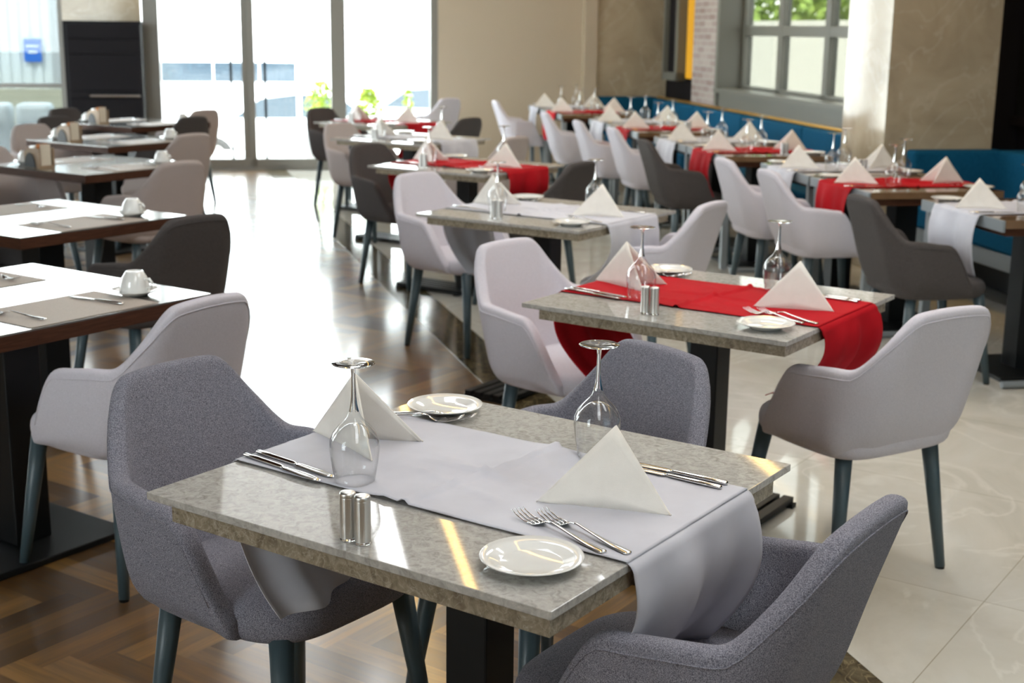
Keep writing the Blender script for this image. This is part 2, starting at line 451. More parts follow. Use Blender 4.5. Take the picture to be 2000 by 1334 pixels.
# entrance: fixed frame and sliding doors, full height glazing
e1 = thing('door_1', '', 'door'); del e1['label']; del e1['category']; e1['kind'] = 'structure'; e1.rotation_euler = (0, 0, RA)
def eb(name, v0, v1, z0, z1, m=M_alu, d0=-0.14, d1=-0.02):
    return child_box(name, e1, (U0 + d0, U0 + d1, v0, v1, z0, z1), m, bev=0.0 if m is M_pane else 0.004)
eb('frame_post', -1.21, -1.05, 0, CZ)
eb('frame_post', 0.72, 0.88, 0, CZ)
eb('frame_post', 1.79, 1.87, 0, CZ)
eb('frame_rail', -1.05, 1.79, CZ - 0.08, CZ)
eb('sill', -1.05, 1.79, -0.02, 0.035)
eb('glass_pane', 0.88, 1.79, 0.10, CZ - 0.08, M_pane, -0.085, -0.075)
eb('bottom_rail', 0.88, 1.79, 0.035, 0.12)
dl = obj('door_leaf', B(U0 - 0.11, U0 - 0.05, -0.215, -0.145, 0.04, CZ - 0.08), M_alu, parent=e1, kind='structure')
eb('door_stile', -0.145, -0.08, 0.04, CZ - 0.08)
eb('bottom_rail', -1.05, -0.15, 0.035, 0.12)
eb('bottom_rail', -0.14, 0.72, 0.035, 0.12)
eb('glass_pane', -1.05, -0.20, 0.12, CZ - 0.08, M_pane, -0.085, -0.078)
eb('glass_pane', -0.095, 0.72, 0.12, CZ - 0.08, M_pane, -0.085, -0.078)
eb('door_seal', -0.342, -0.314, 0.10, CZ - 0.08, M_black, -0.10, -0.06)
eb('door_seal', 0.012, 0.040, 0.10, CZ - 0.08, M_black, -0.10, -0.06)

# right part of the facade: marble pier, bench corner
RB('trim_5', U0, U0 + 0.10, 3.46, 4.40, 0, CZ, M_pier)
RB('trim_6', U0 + 0.10, U0 + 0.12, 3.46, 3.60, 0, CZ, M_paint)  # paler strip standing in for the lit left face of the pier
# bench wall: pieces around the window and the amber niche
RB('wall_right', -14.85, -13.30, VR + 0.16, VR + 0.40, 0, CZ, M_darkwood)
RB('wall_right_brick', -13.35, -12.50, VR + 0.0, VR + 0.2, 0, CZ, M_brick)
RB('wall_right_low', -12.5, -8.2, VR, VR + 0.4, 0, 0.88, M_frame)
RB('wall_right_high', -12.5, -8.2, VR, VR + 0.4, 3.08, CZ, M_paint)
fr = thing('display_frame', 'tall grey framed dark panel glowing amber at its edge in the booth corner', 'wall panel', (0, 0, 0), RA)
obj('frame_bar', B(-14.42, -14.36, VR + 0.0, VR + 0.10, 1.0, CZ - 0.02), M_frame, parent=fr)
obj('frame_bar', B(-13.98, -13.88, VR + 0.0, VR + 0.10, 1.0, CZ - 0.02), M_frame, parent=fr)
obj('frame_bar', B(-14.42, -13.88, VR + 0.0, VR + 0.10, 1.0, 1.08), M_frame, parent=fr)
obj('dark_panel', B(-14.37, -13.97, VR + 0.05, VR + 0.08, 1.06, CZ - 0.02), M_darkwood, parent=fr)
obj('amber_light', B(-13.86, -13.50, VR + 0.09, VR + 0.12, 1.03, CZ - 0.02), M_amber, parent=fr)
# window 2 in the bench wall, set deep in an olive frame
w2 = thing('window_2', '', 'window'); del w2['label']; del w2['category']; w2['kind'] = 'structure'; w2.rotation_euler = (0, 0, RA)
child_box('frame_jamb', w2, (-12.50, -12.42, VR - 0.05, VR + 0.24, 0.83, 3.10), M_frame)
child_box('window_sill', w2, (-12.50, -8.2, VR - 0.06, VR + 0.40, 0.95, 0.99), M_frame)
child_box('apron', w2, (-12.50, -8.2, VR - 0.03, VR + 0.02, 0.82, 0.95), M_frame)
child_box('frame_head', w2, (-12.50, -8.2, VR - 0.05, VR + 0.40, 3.02, 3.10), M_frame)
GV = VR + 0.22
child_box('glass_pane', w2, (-12.40, -8.2, GV, GV + 0.01, 0.99, 3.02), M_pane_dim)
for (a, b_) in ((-12.42, -12.36), (-11.52, -11.42), (-10.50, -10.40), (-9.48, -9.38)):
    child_box('window_bar', w2, (a, b_, GV - 0.04, GV + 0.04, 0.99, 3.02), M_frame, bev=0.006)
child_box('window_bar', w2, (-12.42, -8.2, GV - 0.04, GV + 0.04, 0.99, 1.02), M_frame, bev=0.006)
child_box('window_bar', w2, (-12.42, -8.2, GV - 0.035, GV + 0.035, 1.475, 1.565), M_frame, bev=0.006)
child_box('window_bar', w2, (-12.42, -8.2, GV - 0.035, GV + 0.035, 2.02, 2.11), M_frame, bev=0.006)
# column of marble
RB('wall_column', -8.75, -8.10, 3.86, 4.60, 0, CZ, M_pier)
# beyond the column: dark wall in line with the second bench
RB('wall_right_dark', -8.4, 0.8, 4.95, 5.15, 0, CZ, M_darkwood)
RB('wall_right_return', -8.75, -8.40, 4.60, 5.15, 0, CZ, M_darkwood)
RB('wall_back', 0.6, 0.8, -3.0, 1.5, 0, CZ, M_paint)
RB('wall_back_right', 0.6, 0.8, 1.5, 5.1, 0, 0.9, M_paint)
w5 = thing('added_window_5', '', 'window'); del w5['label']; del w5['category']; w5['kind'] = 'structure'; w5.rotation_euler = (0, 0, RA)  # unseen window, added to light the chair backs from behind the camera
child_box('glass_pane', w5, (0.7, 0.71, 1.5, 5.0, 0.9, CZ), M_pane_green)
child_box('window_bar', w5, (0.66, 0.76, 3.2, 3.28, 0.9, CZ), M_alu)
pf = thing('wall_mirror', 'large black glossy wall panel in a dark frame right of the marble column', 'wall panel', (0, 0, 0), RA)
obj('panel', B(-8.35, -4.0, 4.90, 4.94, 0.98, 2.6), M_black, parent=pf)
obj('frame_bar', B(-8.38, -4.0, 4.88, 4.95, 0.93, 0.99), M_darkwood, parent=pf)
obj('light_strip', B(-8.30, -8.13, 4.601, 4.611, 0.82, CZ - 0.02), M_amber, parent=pf)
# unseen glazing on the left side, added to let sky light in
w3 = thing('added_window_3', '', 'window'); del w3['label']; del w3['category']; w3['kind'] = 'structure'; w3.rotation_euler = (0, 0, RA)
child_box('glass_pane', w3, (U0, -9.5, -5.9, -5.89, 0.0, CZ), M_pane)
RB('wall_left', -9.5, 0.8, -6.0, -5.8, 0, CZ, M_paint)
for k in range(3):
    child_box('window_bar', w3, (U0 + 0.2 + k * 2.15, U0 + 0.3 + k * 2.15, -5.96, -5.84, 0, CZ), M_alu)
w4 = thing('added_window_4', '', 'window'); del w4['label']; del w4['category']; w4['kind'] = 'structure'; w4.rotation_euler = (0, 0, RA)  # unseen window behind the camera, added for more sky light
child_box('glass_pane', w4, (0.7, 0.71, -5.9, -3.0, 0.9, CZ), M_pane)
RB('wall_back_low', 0.6, 0.8, -6.0, -3.0, 0, 0.9, M_paint)

# ceiling: two warm led strips, and unseen panels mostly added to light the room
def ceil_light(name, u0, u1, v0, v1, m, label, cat):
    t = thing(name, label, cat, W((u0 + u1) / 2, (v0 + v1) / 2, CZ), RA)
    hu, hv = (u1 - u0) / 2, (v1 - v0) / 2
    obj('diffuser', B(-hu, hu, -hv, hv, -0.012, -0.004), m, parent=t)
    bm = bmesh.new()
    e = 0.02
    box(bm, -hu - e, hu + e, -hv - e, -hv, -0.018, 0.0); box(bm, -hu - e, hu + e, hv, hv + e, -0.018, 0.0)
    box(bm, -hu - e, -hu, -hv, hv, -0.018, 0.0); box(bm, hu, hu + e, -hv, hv, -0.018, 0.0)
    obj('rim', bm, M_ceil, parent=t)
ceil_light('led_strip', -13.5, -1.0, 1.09, 1.15, M_led, 'warm led strip along the ceiling over the aisle edge', 'ceiling light')
ceil_light('led_strip', -13.5, -1.0, 3.62, 3.72, M_led, 'warm led strip along the ceiling over the booths', 'ceiling light')
M_ceil_glow = mat('ceiling_added_glow', (1, 1, 1), 0.5, emit=(0.96, 0.98, 1.0), estr=1.0)  # glow put into plain white ceiling to brighten its reflection in the floor
ceil_light('unseen_ceiling_panel', -12.6, -7.6, -0.36, 0.36, M_ceil_glow, 'long white ceiling field with added glow over the aisle', 'ceiling light')
for k, (u0, u1, v0, v1) in enumerate(((-9.2, -7.3, 0.62, 0.78), (-6.0, -3.6, 0.2, 0.6), (-4.6, -2.2, 1.9, 2.5), (-1.8, 0.2, 0.3, 0.9), (-2.6, -0.6, -1.1, -0.5), (-7.6, -5.4, 1.9, 2.4))):  # first panel follows the tabletop reflection, the others are added fill
    names = ('over the door end of the aisle', 'over the aisle', 'over the front marble tables', 'over the near end of the aisle', 'behind the dark tables', 'between aisle and booths')
    ceil_light('unseen_ceiling_panel', u0, u1, v0, v1, M_panel, 'unseen white ceiling panel ' + names[k], 'ceiling light')

# ------------------------------------------------------------------ benches
def bench(name, label, segs):
    t = thing(name, label, 'bench', (0, 0, 0), RA)
    for (kind_, a, m) in segs:
        obj(kind_, B(*a, bev=0.02 if m is M_blue else 0.003), m, parent=t)
    return t
segs = []
# along the bench wall
for k in range(4):
    a0 = -14.3 + k * 1.40
    segs.append(('back_cushion', (a0 + 0.004, a0 + 1.396, 4.12, VR - 0.01, 0.40, 0.80), M_blue))
    segs.append(('seat_cushion', (a0 + 0.004, a0 + 1.396, 3.60, 4.16, 0.33, 0.45), M_blue))
segs.append(('plinth', (-14.3, -8.76, 3.68, 4.2, 0.0, 0.33), M_black))
segs.append(('brass_rail', (-14.3, -8.76, VR - 0.075, VR - 0.035, 0.802, 0.822), M_gold))
segs.append(('corner_back_cushion', (-14.74, -14.5, 3.55, 4.24, 0.40, 0.80), M_blue))
bench('bench', 'petrol blue upholstered bench with a brass rail under the window', segs)
segs = [('back_cushion', (-8.08, -7.96, 4.0, 4.62, 0.40, 0.80), M_blue)]
for k in range(5):
    a0 = -8.0 + k * 1.40
    segs.append(('back_cushion', (a0 + 0.004, a0 + 1.396, 4.58, 4.78, 0.40, 0.80), M_blue))
    segs.append(('seat_cushion', (a0 + 0.004, a0 + 1.396, 4.0, 4.62, 0.33, 0.45), M_blue))
segs.append(('seat_frame', (-7.9, -1.0, 4.0, 4.06, 0.24, 0.33), M_rband))
segs.append(('plinth', (-7.9, -1.0, 4.35, 4.75, 0.0, 0.30), M_black))
bench('bench', 'petrol blue upholstered bench on a grey frame beside the marble column', segs)

# ------------------------------------------------------------------ chair
def chair_shell():
    """tub shell: sides and back in one piece, high back falling to low arms"""
    ns, nt_ = 65, 9
    xf, hw, xb, rc = 0.100, 0.268, -0.302, 0.145
    L1 = xf - (xb + rc); L2 = rc * PI / 2; L3 = hw - rc
    tot = L1 + L2 + L3
    # plan at arm height: short straight arm, round corner, back
    def plan(s):
        d = (1 - abs(s)) * tot
        if d < L1: x, y = xf - d, hw
        elif d < L1 + L2:
            th = (d - L1) / rc
            x, y = xb + rc - rc * math.sin(th), hw - rc + rc * math.cos(th)
        else:
            x, y = xb, hw - rc - (d - L1 - L2)
        return x, (y if s >= 0 else -y)
    def top(s):
        a = abs(s)
        def smin(p, q, w): 
            t_ = max(0, min(1, 0.5 + 0.5 * (q - p) / w)); return q + (p - q) * t_ - w * t_ * (1 - t_)
        line = 0.806 - 0.168 * (a - 0.245) / 0.180
        h = smin(0.809 - 0.010 * (a / 0.27) ** 2, line, 0.042)
        arm = 0.638 - 0.016 * sm(0.51, 0.78, a)
        h = -smin(-h, -arm, 0.026)
        h -= 0.205 * (sm(0.76, 1.06, a)) * 1.13
        return max(h, 0.42)
    zb = 0.395
    def pos(s, z):
        x, y = plan(s)
        a = abs(s)
        bk = 1 - sm(0.30, 0.62, a)
        lift = z - 0.62
        if lift > 0:
            x -= (0.15 + 0.85 * bk) * 0.34 * lift
            y *= 1 - 0.48 * lift
        else:
            q = min(1, -lift / 0.225)
            x -= bk * 0.27 * lift - bk * 0.012 * q ** 4
            y *= 1 - 0.05 * q - 0.06 * q ** 4
        return Vector((x, y, z))
    bm = bmesh.new()
    th = 0.042
    cols = []
    ss = [-1 + 2 * i / (ns - 1) for i in range(ns)]
    for s in ss:
        h = top(s)
        outer, inner = [], []
        for j in range(nt_):
            z = zb + (h - zb) * j / (nt_ - 1)
            p = pos(s, z)
            e = 0.01
            t1 = (pos(min(1, s + e), z) - pos(max(-1, s - e), z)).normalized()
            n = Vector((-t1.y, t1.x, 0)).normalized()
            # inward points to the seat centre
            if n.dot(Vector((0.08, 0, 0)) - Vector((p.x, p.y, 0))) < 0: n = -n
            outer.append(p); inner.append(p + n * th)
        outer[0] = outer[0] + (inner[0] - outer[0]) * 0.5 + Vector((0, 0, -0.004)); outer[1] = outer[1] + (inner[1] - outer[1]) * 0.08
        tp_o, tp_i = outer[-1], inner[-1]
        mid = (tp_o + tp_i) / 2 + Vector((0, 0, 0.014))
        a1 = tp_o + (tp_i - tp_o) * 0.12 + Vector((0, 0, 0.010)); a2 = tp_i + (tp_o - tp_i) * 0.12 + Vector((0, 0, 0.010))
        ring = outer + [a1, mid, a2] + inner[::-1]
        cols.append([bm.verts.new(p) for p in ring])
    n = len(cols[0])
    for a, b in zip(cols[:-1], cols[1:]):
        for k in range(n):
            bm.faces.new((a[k], a[(k + 1) % n], b[(k + 1) % n], b[k]))
    for c in (cols[0], cols[-1]):
        m_ = n // 2
        for k in range(m_):
            f = (c[k], c[k + 1], c[n - 2 - k], c[n - 1 - k])
            if len(set(f)) == 4: bm.faces.new(f)
            elif len(set(f)) == 3: bm.faces.new(list(dict.fromkeys(f)))
    bmesh.ops.recalc_face_normals(bm, faces=bm.faces)
    # seam line just below the rim on the outer face
    seam = [pos(s, top(s) - 0.012) for s in ss[2:-2]]
    return bm, seam

def cushion():
    bm = bmesh.new()
    N_ = 40
    def out(th, k):
        c, s = math.cos(th), math.sin(th)
        e = 0.42
        x = math.copysign(abs(c) ** e, c); y = math.copysign(abs(s) ** e, s)
        x = x * 0.225 - 0.01; y = y * 0.232 * (1.0 if x < 0 else 1 - 0.16 * (x / 0.21) ** 2)
        return Vector((-0.01 + (x + 0.01) * k, y * k, 0))
    prof = [(0.0, 0.382), (0.80, 0.382), (0.93, 0.386), (0.99, 0.402), (1.0, 0.428), (0.975, 0.452), (0.90, 0.464), (0.70, 0.470), (0.35, 0.473), (0.0, 0.474)]
    rings = []
    for k, z in prof:
        if k == 0: rings.append([bm.verts.new((-0.01, 0, z))])
        else: rings.append([bm.verts.new(out(2 * PI * i / N_, k) + Vector((0, 0, z))) for i in range(N_)])
    for a, b in zip(rings[:-1], rings[1:]):
        for i in range(N_):
            i2 = (i + 1) % N_
            if len(a) == 1: bm.faces.new((a[0], b[i], b[i2]))
            elif len(b) == 1: bm.faces.new((a[i], a[i2], b[0]))
            else: bm.faces.new((a[i], a[i2], b[i2], b[i]))
    bmesh.ops.recalc_face_normals(bm, faces=bm.faces)
    return bm

def make_chair(m, label):
    t = thing('armchair', label, 'chair')
    sh, seam = chair_shell()
    s = obj('shell', sh, m, parent=t, smooth=True); subsurf(s, 1)
    p = obj('piping', tube(bmesh.new(), seam, 0.0016, 6), m, parent=s, smooth=True)
    c = obj('seat', cushion(), m, parent=t, smooth=True); subsurf(c, 1)
    for sx in (1, -1):
        for sy in (1, -1):
            top_ = Vector((0.0 + sx * 0.158, sy * 0.165, 0.40)); ft = Vector((0.005 + sx * 0.205, sy * 0.21, 0.006))
            lg = obj('leg', tube(bmesh.new(), [top_, top_ * 0.5 + ft * 0.5, ft], [0.0245, 0.0195, 0.0145], 14), M_leg, parent=t, smooth=True)
            obj('foot_cap', tube(bmesh.new(), [ft, ft - Vector((0, 0, 0.006))], 0.0135, 12), M_black, parent=lg)
    return t

CH = {}
def chair(kind, x, y, ang, label, group=None):
    m = dict(grey=M_grey, white=M_white, beige=M_beige, dark=M_dark)[kind]
    if kind not in CH:
        c = make_chair(m, label); CH[kind] = c
        c.location = (x, y, 0); c.rotation_euler = (0, 0, ang)
        if group: c['group'] = group
        return c
    c = dup(CH[kind], (x, y, 0), ang, label, group)
    if 'group' in c and not group: del c['group']
    return c
# ------------------------------------------------------------------ table ware prototypes
def lay(o, loc, rot): o.location = loc; o.rotation_euler = (0, 0, rot)
PROTO = {}
def place(kind, builder, loc, rot, label, group=None):
    if kind not in PROTO:
        o = builder(label); PROTO[kind] = o; lay(o, loc, rot)
        return o
    return dup(PROTO[kind], loc, rot, label, group)

def mk_glass(label):
    t = thing('wine_glass', label, 'wine glass')
    H = 0.212
    # standing on its rim; z measured from the table
    bowl_o = [(0.0345, 0.0), (0.0375, 0.018), (0.0412, 0.040), (0.0436, 0.062), (0.0425, 0.075), (0.0365, 0.089), (0.0265, 0.101), (0.0175, 0.110), (0.0120, 0.1175), (0.0088, 0.126)]
    bowl_i = [(0.0, 0.1045), (0.0085, 0.1035), (0.0165, 0.1000), (0.0255, 0.0930), (0.0350, 0.0830), (0.0412, 0.0725), (0.0424, 0.062), (0.0401, 0.040), (0.0365, 0.018), (0.0336, 0.0)]
    obj('bowl', lathe(bowl_i + bowl_o, 40), M_bowl, parent=t, smooth=True)
    stem = [(0.0088, 0.126), (0.0060, 0.138), (0.0045, 0.152), (0.0038, 0.170), (0.0036, 0.190), (0.0044, 0.200), (0.0075, 0.2065)]
    obj('stem', lathe(stem, 24), M_glass, parent=t, smooth=True)
    foot = [(0.0075, 0.2065), (0.020, 0.2085), (0.0360, 0.2095), (0.0372, 0.2105), (0.0360, 0.2115), (0.020, 0.2118), (0.0, 0.2105)]
    obj('foot', lathe(foot, 40), M_glass, parent=t, smooth=True)
    return t

def mk_plate(label):
    t = thing('side_plate', label, 'plate')
    prof = [(0, 0.004), (0.034, 0.004), (0.036, 0.0), (0.041, 0.0), (0.044, 0.004), (0.060, 0.0095), (0.0755, 0.0155), (0.0775, 0.0170), (0.0765, 0.0180),
            (0.060, 0.0125), (0.050, 0.0085), (0.045, 0.0070), (0, 0.0068)]
    obj('rim', lathe(prof[7:9] + prof[9:11], 56), M_plate, parent=t, smooth=True)
    obj('dish', lathe(prof[:8] , 56), M_plate, parent=t, smooth=True)
    obj('well', lathe(prof[10:], 56), M_plate, parent=t, smooth=True)
    return t

def mk_plate1(label):
    prof = [(0, 0.004), (0.034, 0.004), (0.036, 0.0), (0.041, 0.0), (0.044, 0.004), (0.060, 0.0095), (0.0755, 0.0155), (0.0775, 0.0170), (0.0765, 0.0182),
            (0.062, 0.0130), (0.052, 0.0090), (0.047, 0.0074), (0.0455, 0.0070), (0, 0.0068)]
    o = obj('side_plate', lathe(prof, 64), M_plate, smooth=True)
    return tag(o, label, 'plate')

def mk_shaker(label):
    t = thing('shaker', label, 'shaker')
    obj('body', lathe([(0, 0.0), (0.0120, 0.0), (0.0128, 0.001), (0.0128, 0.004)], 32), M_glass, parent=t, smooth=False)
    obj('cylinder', lathe([(0, 0.004), (0.0127, 0.004), (0.0127, 0.0685), (0.0125, 0.069), (0.0, 0.069)], 32), M_steel, parent=t, smooth=False)
    obj('cap', lathe([(0, 0.069), (0.0125, 0.069), (0.0128, 0.0695), (0.0128, 0.0745), (0.0118, 0.0765), (0.009, 0.0775), (0, 0.078)], 32), M_steel, parent=t, smooth=True)
    return t

def sweep(bm, secs):
    """secs: list of (x, half width, z centre, half thickness)"""
    rings = []
    for x, w, z, h_ in secs:
        rings.append([bm.verts.new((x, w * math.cos(a), z + h_ * math.sin(a))) for a in [2 * PI * k / 12 for k in range(12)]])
    for a, b in zip(rings[:-1], rings[1:]):
        for k in range(12): bm.faces.new((a[k], a[(k + 1) % 12], b[(k + 1) % 12], b[k]))
    bm.faces.new(rings[0][::-1]); bm.faces.new(rings[-1])
    bmesh.ops.recalc_face_normals(bm, faces=bm.faces)
    return bm

def mk_knife(label):
    t = thing('dinner_knife', label, 'knife')      # x: handle end at -0.105, tip at +0.105
    obj('handle', sweep(bmesh.new(), [(-0.105, 0.0035, 0.004, 0.002), (-0.103, 0.0060, 0.0045, 0.0034), (-0.06, 0.0058, 0.0045, 0.0036), (-0.005, 0.0050, 0.0045, 0.0032), (0.0, 0.0034, 0.0045, 0.0025), (0.004, 0.0032, 0.0045, 0.0022)]), M_cut, parent=t, smooth=True)
    obj('blade', sweep(bmesh.new(), [(0.004, 0.0045, 0.0045, 0.0014), (0.012, 0.0085, 0.0043, 0.0010), (0.06, 0.0092, 0.0038, 0.0008), (0.09, 0.0075, 0.0032, 0.0007), (0.103, 0.0028, 0.0028, 0.0005)]), M_cut, parent=t, smooth=True)
    return t

def mk_fork(label):
    t = thing('dinner_fork', label, 'fork')        # x: handle end at -0.10, tines at +0.10
    obj('handle', sweep(bmesh.new(), [(-0.100, 0.0045, 0.0025, 0.0012), (-0.096, 0.0085, 0.0028, 0.0016), (-0.06, 0.0065, 0.004, 0.0018), (-0.01, 0.0032, 0.0095, 0.0017), (0.018, 0.0028, 0.0135, 0.0015), (0.033, 0.0034, 0.0115, 0.0013)]), M_cut, parent=t, smooth=True)
    obj('root', sweep(bmesh.new(), [(0.033, 0.0034, 0.0115, 0.0013), (0.042, 0.0095, 0.0070, 0.0012), (0.050, 0.0128, 0.0040, 0.0011), (0.056, 0.0130, 0.0030, 0.0010)]), M_cut, parent=t, smooth=True)
    for k in range(4):
        y = -0.0114 + k * 0.0076
        obj('tine', tube(bmesh.new(), [(0.054, y, 0.0032), (0.075, y, 0.0036), (0.092, y, 0.0075), (0.106, y, 0.0135)], [0.0016, 0.0015, 0.0012, 0.0006], 6), M_cut, parent=t, smooth=True)
    return t

def wing(bm, A, Mp, P, off):
    """one napkin wing: apex A, fold foot Mp, tip P, rounded tip, slight belly"""
    n = 10
    rows = []
    nrm = (Mp - A).cross(P - A).normalized()
    for i in range(n + 1):
        t = i / n
        base = Mp.lerp(P, t)
        edge_top = A.lerp(P, t)
        zt = edge_top
        row = []
        for j in range(7):
            s = j / 6
            p = base.lerp(zt, s)
            p = p + nrm * (0.006 * math.sin(PI * t) * (1 - s) + off)
            if t > 0.93: p = p + Vector((0, 0, 0.004 * (t - 0.93) / 0.07 * (1 - s)))
            row.append(bm.verts.new(p))
        rows.append(row)
    for a, b in zip(rows[:-1], rows[1:]):
        for j in range(6):
            bm.faces.new((a[j], b[j], b[j + 1], a[j + 1]))

def mk_napkin(label):
    """standing folded napkin, ridge towards local -y, tips to +-x"""
    t = thing('folded_napkin', label, 'napkin')
    V = Vector((0.104, 0, 0.001))
    for nm, sy in (('near_wing', -1), ('far_wing', 1)):
        for q in (0, 1):
            bm = bmesh.new()
            A = Vector((-0.004 - 0.003 * q, sy * 0.001, 0.134 - 0.004 * q))
            P_ = Vector((-0.108 + 0.006 * q, sy * (0.074 - 0.004 * q), 0.001))
            Vq = V + Vector((-0.006 * q, sy * -0.002 * q, 0))
            rows = []
            n = 12
            nrm = (A - Vq).cross(P_ - Vq).normalized() * sy
            for i in range(n + 1):
                t_ = i / n
                b0 = Vq.lerp(P_, t_)
                tp = Vq.lerp(A, t_ * 2) if t_ <= 0.5 else A.lerp(P_, t_ * 2 - 1)
                row = []
                for j in range(7):
                    k = j / 6
                    p = b0.lerp(tp, k) + nrm * (0.007 * math.sin(PI * t_) * (1 - k))
                    e_ = min(t_, 1 - t_)
                    if e_ < 0.09: p.z += 0.002 * (1 - e_ / 0.09) * (1 - k); 
                    row.append(bm.verts.new(p))
                rows.append(row)
            for a, b in zip(rows[:-1], rows[1:]):
                for j in range(6): bm.faces.new((a[j], b[j], b[j + 1], a[j + 1]))
            bmesh.ops.recalc_face_normals(bm, faces=bm.faces)
            o = obj(nm if q == 0 else 'inner_fold', bm, M_napkin, parent=t, smooth=True)
            md = o.modifiers.new('cloth', 'SOLIDIFY'); md.thickness = 0.003; md.offset = 0
    return t

# ------------------------------------------------------------------ runner
def runner(frame, hx, mtl, label, dropL, dropR, hy=0.205, seatL=True, seatR=True, seed=1, shift=0.01, inL=0.10, inR=0.03, tagged=False, sway=0.0):
    rnd = random.Random(seed)
    bm = bmesh.new()
    sts = []            # stations along the length: (x, z, foldamp)
    r = 0.02
    def side(drop, inward, seat):
        out = []
        for k in range(1, 7):
            a = k / 6 * PI / 2
            out.append((hx + 0.004 + r * math.sin(a) - 0.012, 0.0025 - r * (1 - math.cos(a)), 0.1 * k / 6, 0.0))
        x0, z0 = out[-1][0], out[-1][1]
        n_ = 16
        for k in range(1, n_ + 1):
            q = k / n_
            out.append((x0 + 0.022 * math.sin(q * PI), z0 - drop * q, 0.25 + 0.75 * q, inward * q * q))
        return out
    L_ = side(dropL, inL, seatL)[::-1]
    R_ = side(dropR, inR, seatR)
    nf = 110
    sts = [(-x, z, a, -1, i_) for x, z, a, i_ in L_] + [(-hx + 2 * hx * k / nf, 0.0025, 0.0, 0, 0.0) for k in range(nf + 1)] + [(x, z, a, 1, i_) for x, z, a, i_ in R_]
    ny = 44
    ph = [rnd.uniform(0, 6) for _ in range(6)]
    rows = []
    for (x, z, a, sd, inw) in sts:
        row = []
        for j in range(ny + 1):
            t = j / ny
            y = -hy + 2 * hy * t + shift
            fx = a * (0.016 * math.sin(y * 24 + ph[0] + sd) + 0.010 * math.sin(y * 47 + ph[1]))
            w_ = 0.0
            if sd == 0:
                q_ = abs(math.sin(x * 9 + y * 21 + ph[2] + 1.3 * math.sin(y * 15 + ph[5])))
                mid_ = 1 - sm(0.08, 0.17, abs(x))
                w_ = 0.0006 + (0.0048 * mid_ + 0.0008) * (1 - q_) ** 4 + 0.0003 * math.sin(x * 33 - y * 18 + ph[3])
                w_ += 0.0095 * max(0, 1 - abs(x - 0.02 * math.sin(y * 6)) / 0.010)           # pressed cross fold
                w_ += (0.0045 * mid_ + 0.001) * max(0, 1 - abs(y - shift) / 0.012)  # lengthwise fold
            yy = (y + (sway * a if sd > 0 else 0)) * (1 - 0.05 * a) + 0.012 * a * math.sin(z * 20 + ph[4]) 
            row.append(bm.verts.new((x + fx * (1 if sd >= 0 else -1) - sd * inw * (1.35 - 0.7 * t), yy, z + w_)))
        rows.append(row)
    g_ = lambda i, j: rows[i][j].co.copy()
    tag_pts = (g_(11, 2), g_(11, 4), g_(9, 2))
    for a, b in zip(rows[:-1], rows[1:]):
        for j in range(ny): bm.faces.new((a[j], b[j], b[j + 1], a[j + 1]))
    bmesh.ops.recalc_face_normals(bm, faces=bm.faces)
    o = obj('table_runner', bm, mtl, smooth=True)
    md = o.modifiers.new('cloth', 'SOLIDIFY'); md.thickness = 0.0012; md.offset = 1
    tag(o, label, 'table runner')
    o.location = frame.at(0, 0, 0.7505); o.rotation_euler = (0, 0, frame.a)
    if tagged:
        q0, q1, r1 = tag_pts
        bm = bmesh.new()
        e1_, e2_ = (q1 - q0), (r1 - q0)
        nn = e1_.cross(e2_).normalized() * 0.003
        if nn.x < 0: nn = -nn
        pts = [q0, q0 + e1_, q0 + e1_ + e2_, q0 + e2_]
        va = [bm.verts.new(p + nn * 0.7) for p in pts]; vb = [bm.verts.new(p + nn * 1.1) for p in pts]
        bm.faces.new(va[::-1]); bm.faces.new(vb)
        for k in range(4): bm.faces.new((va[k], va[(k + 1) % 4], vb[(k + 1) % 4], vb[k]))
        bmesh.ops.recalc_face_normals(bm, faces=bm.faces)
        obj('care_tag', bm, M_tag, parent=o)
    return o

class Frame:
    def __init__(s, x, y, a): s.x, s.y, s.a = x, y, a
    def at(s, lx, ly, z=0.0):
        c, n = math.cos(s.a), math.sin(s.a)
        return Vector((s.x + lx * c - ly * n, s.y + lx * n + ly * c, z))

# ------------------------------------------------------------------ tables
def pedestal(t, long_axis='y', w_=0.12, l_=0.44, col=0.045):
    obj('column', B(-col, col, -col, col, 0.03, 0.70, bev=0.004), M_black, parent=t)
    obj('top_bracket', B(-0.2, 0.2, -0.03, 0.03, 0.690, 0.709), M_black, parent=t)
    bm = bmesh.new()
    n = 5
    for k in range(n):
        a = -w_ + 2 * w_ * (k + 0.08) / n; b_ = -w_ + 2 * w_ * (k + 0.78) / n
        if long_axis == 'y': box(bm, a, b_, -l_, l_, 0.012, 0.032)
        else: box(bm, -l_, l_, a, b_, 0.012, 0.032)
    if long_axis == 'y':
        for yy in (-l_, -0.01, l_ - 0.03): box(bm, -w_, w_, yy, yy + 0.03, 0.0, 0.014)
    else:
        for xx in (-l_, -0.01, l_ - 0.03): box(bm, xx, xx + 0.03, -w_, w_, 0.0, 0.014)
    obj('base_grille', bm, M_black, parent=t)

MT = None
def marble_table(fr_, label, axis='y'):
    t = thing('marble_table', label, 'table', fr_.at(0, 0, 0), fr_.a)
    obj('tabletop', B(-0.408, 0.408, -0.40, 0.40, 0.7365, 0.75, bev=0.0012), M_top, parent=t)
    obj('edge_slab', B(-0.350, 0.404, -0.397, 0.335, 0.709, 0.7365, bev=0.001), M_topedge, parent=t)
    pedestal(t, axis)
    return t

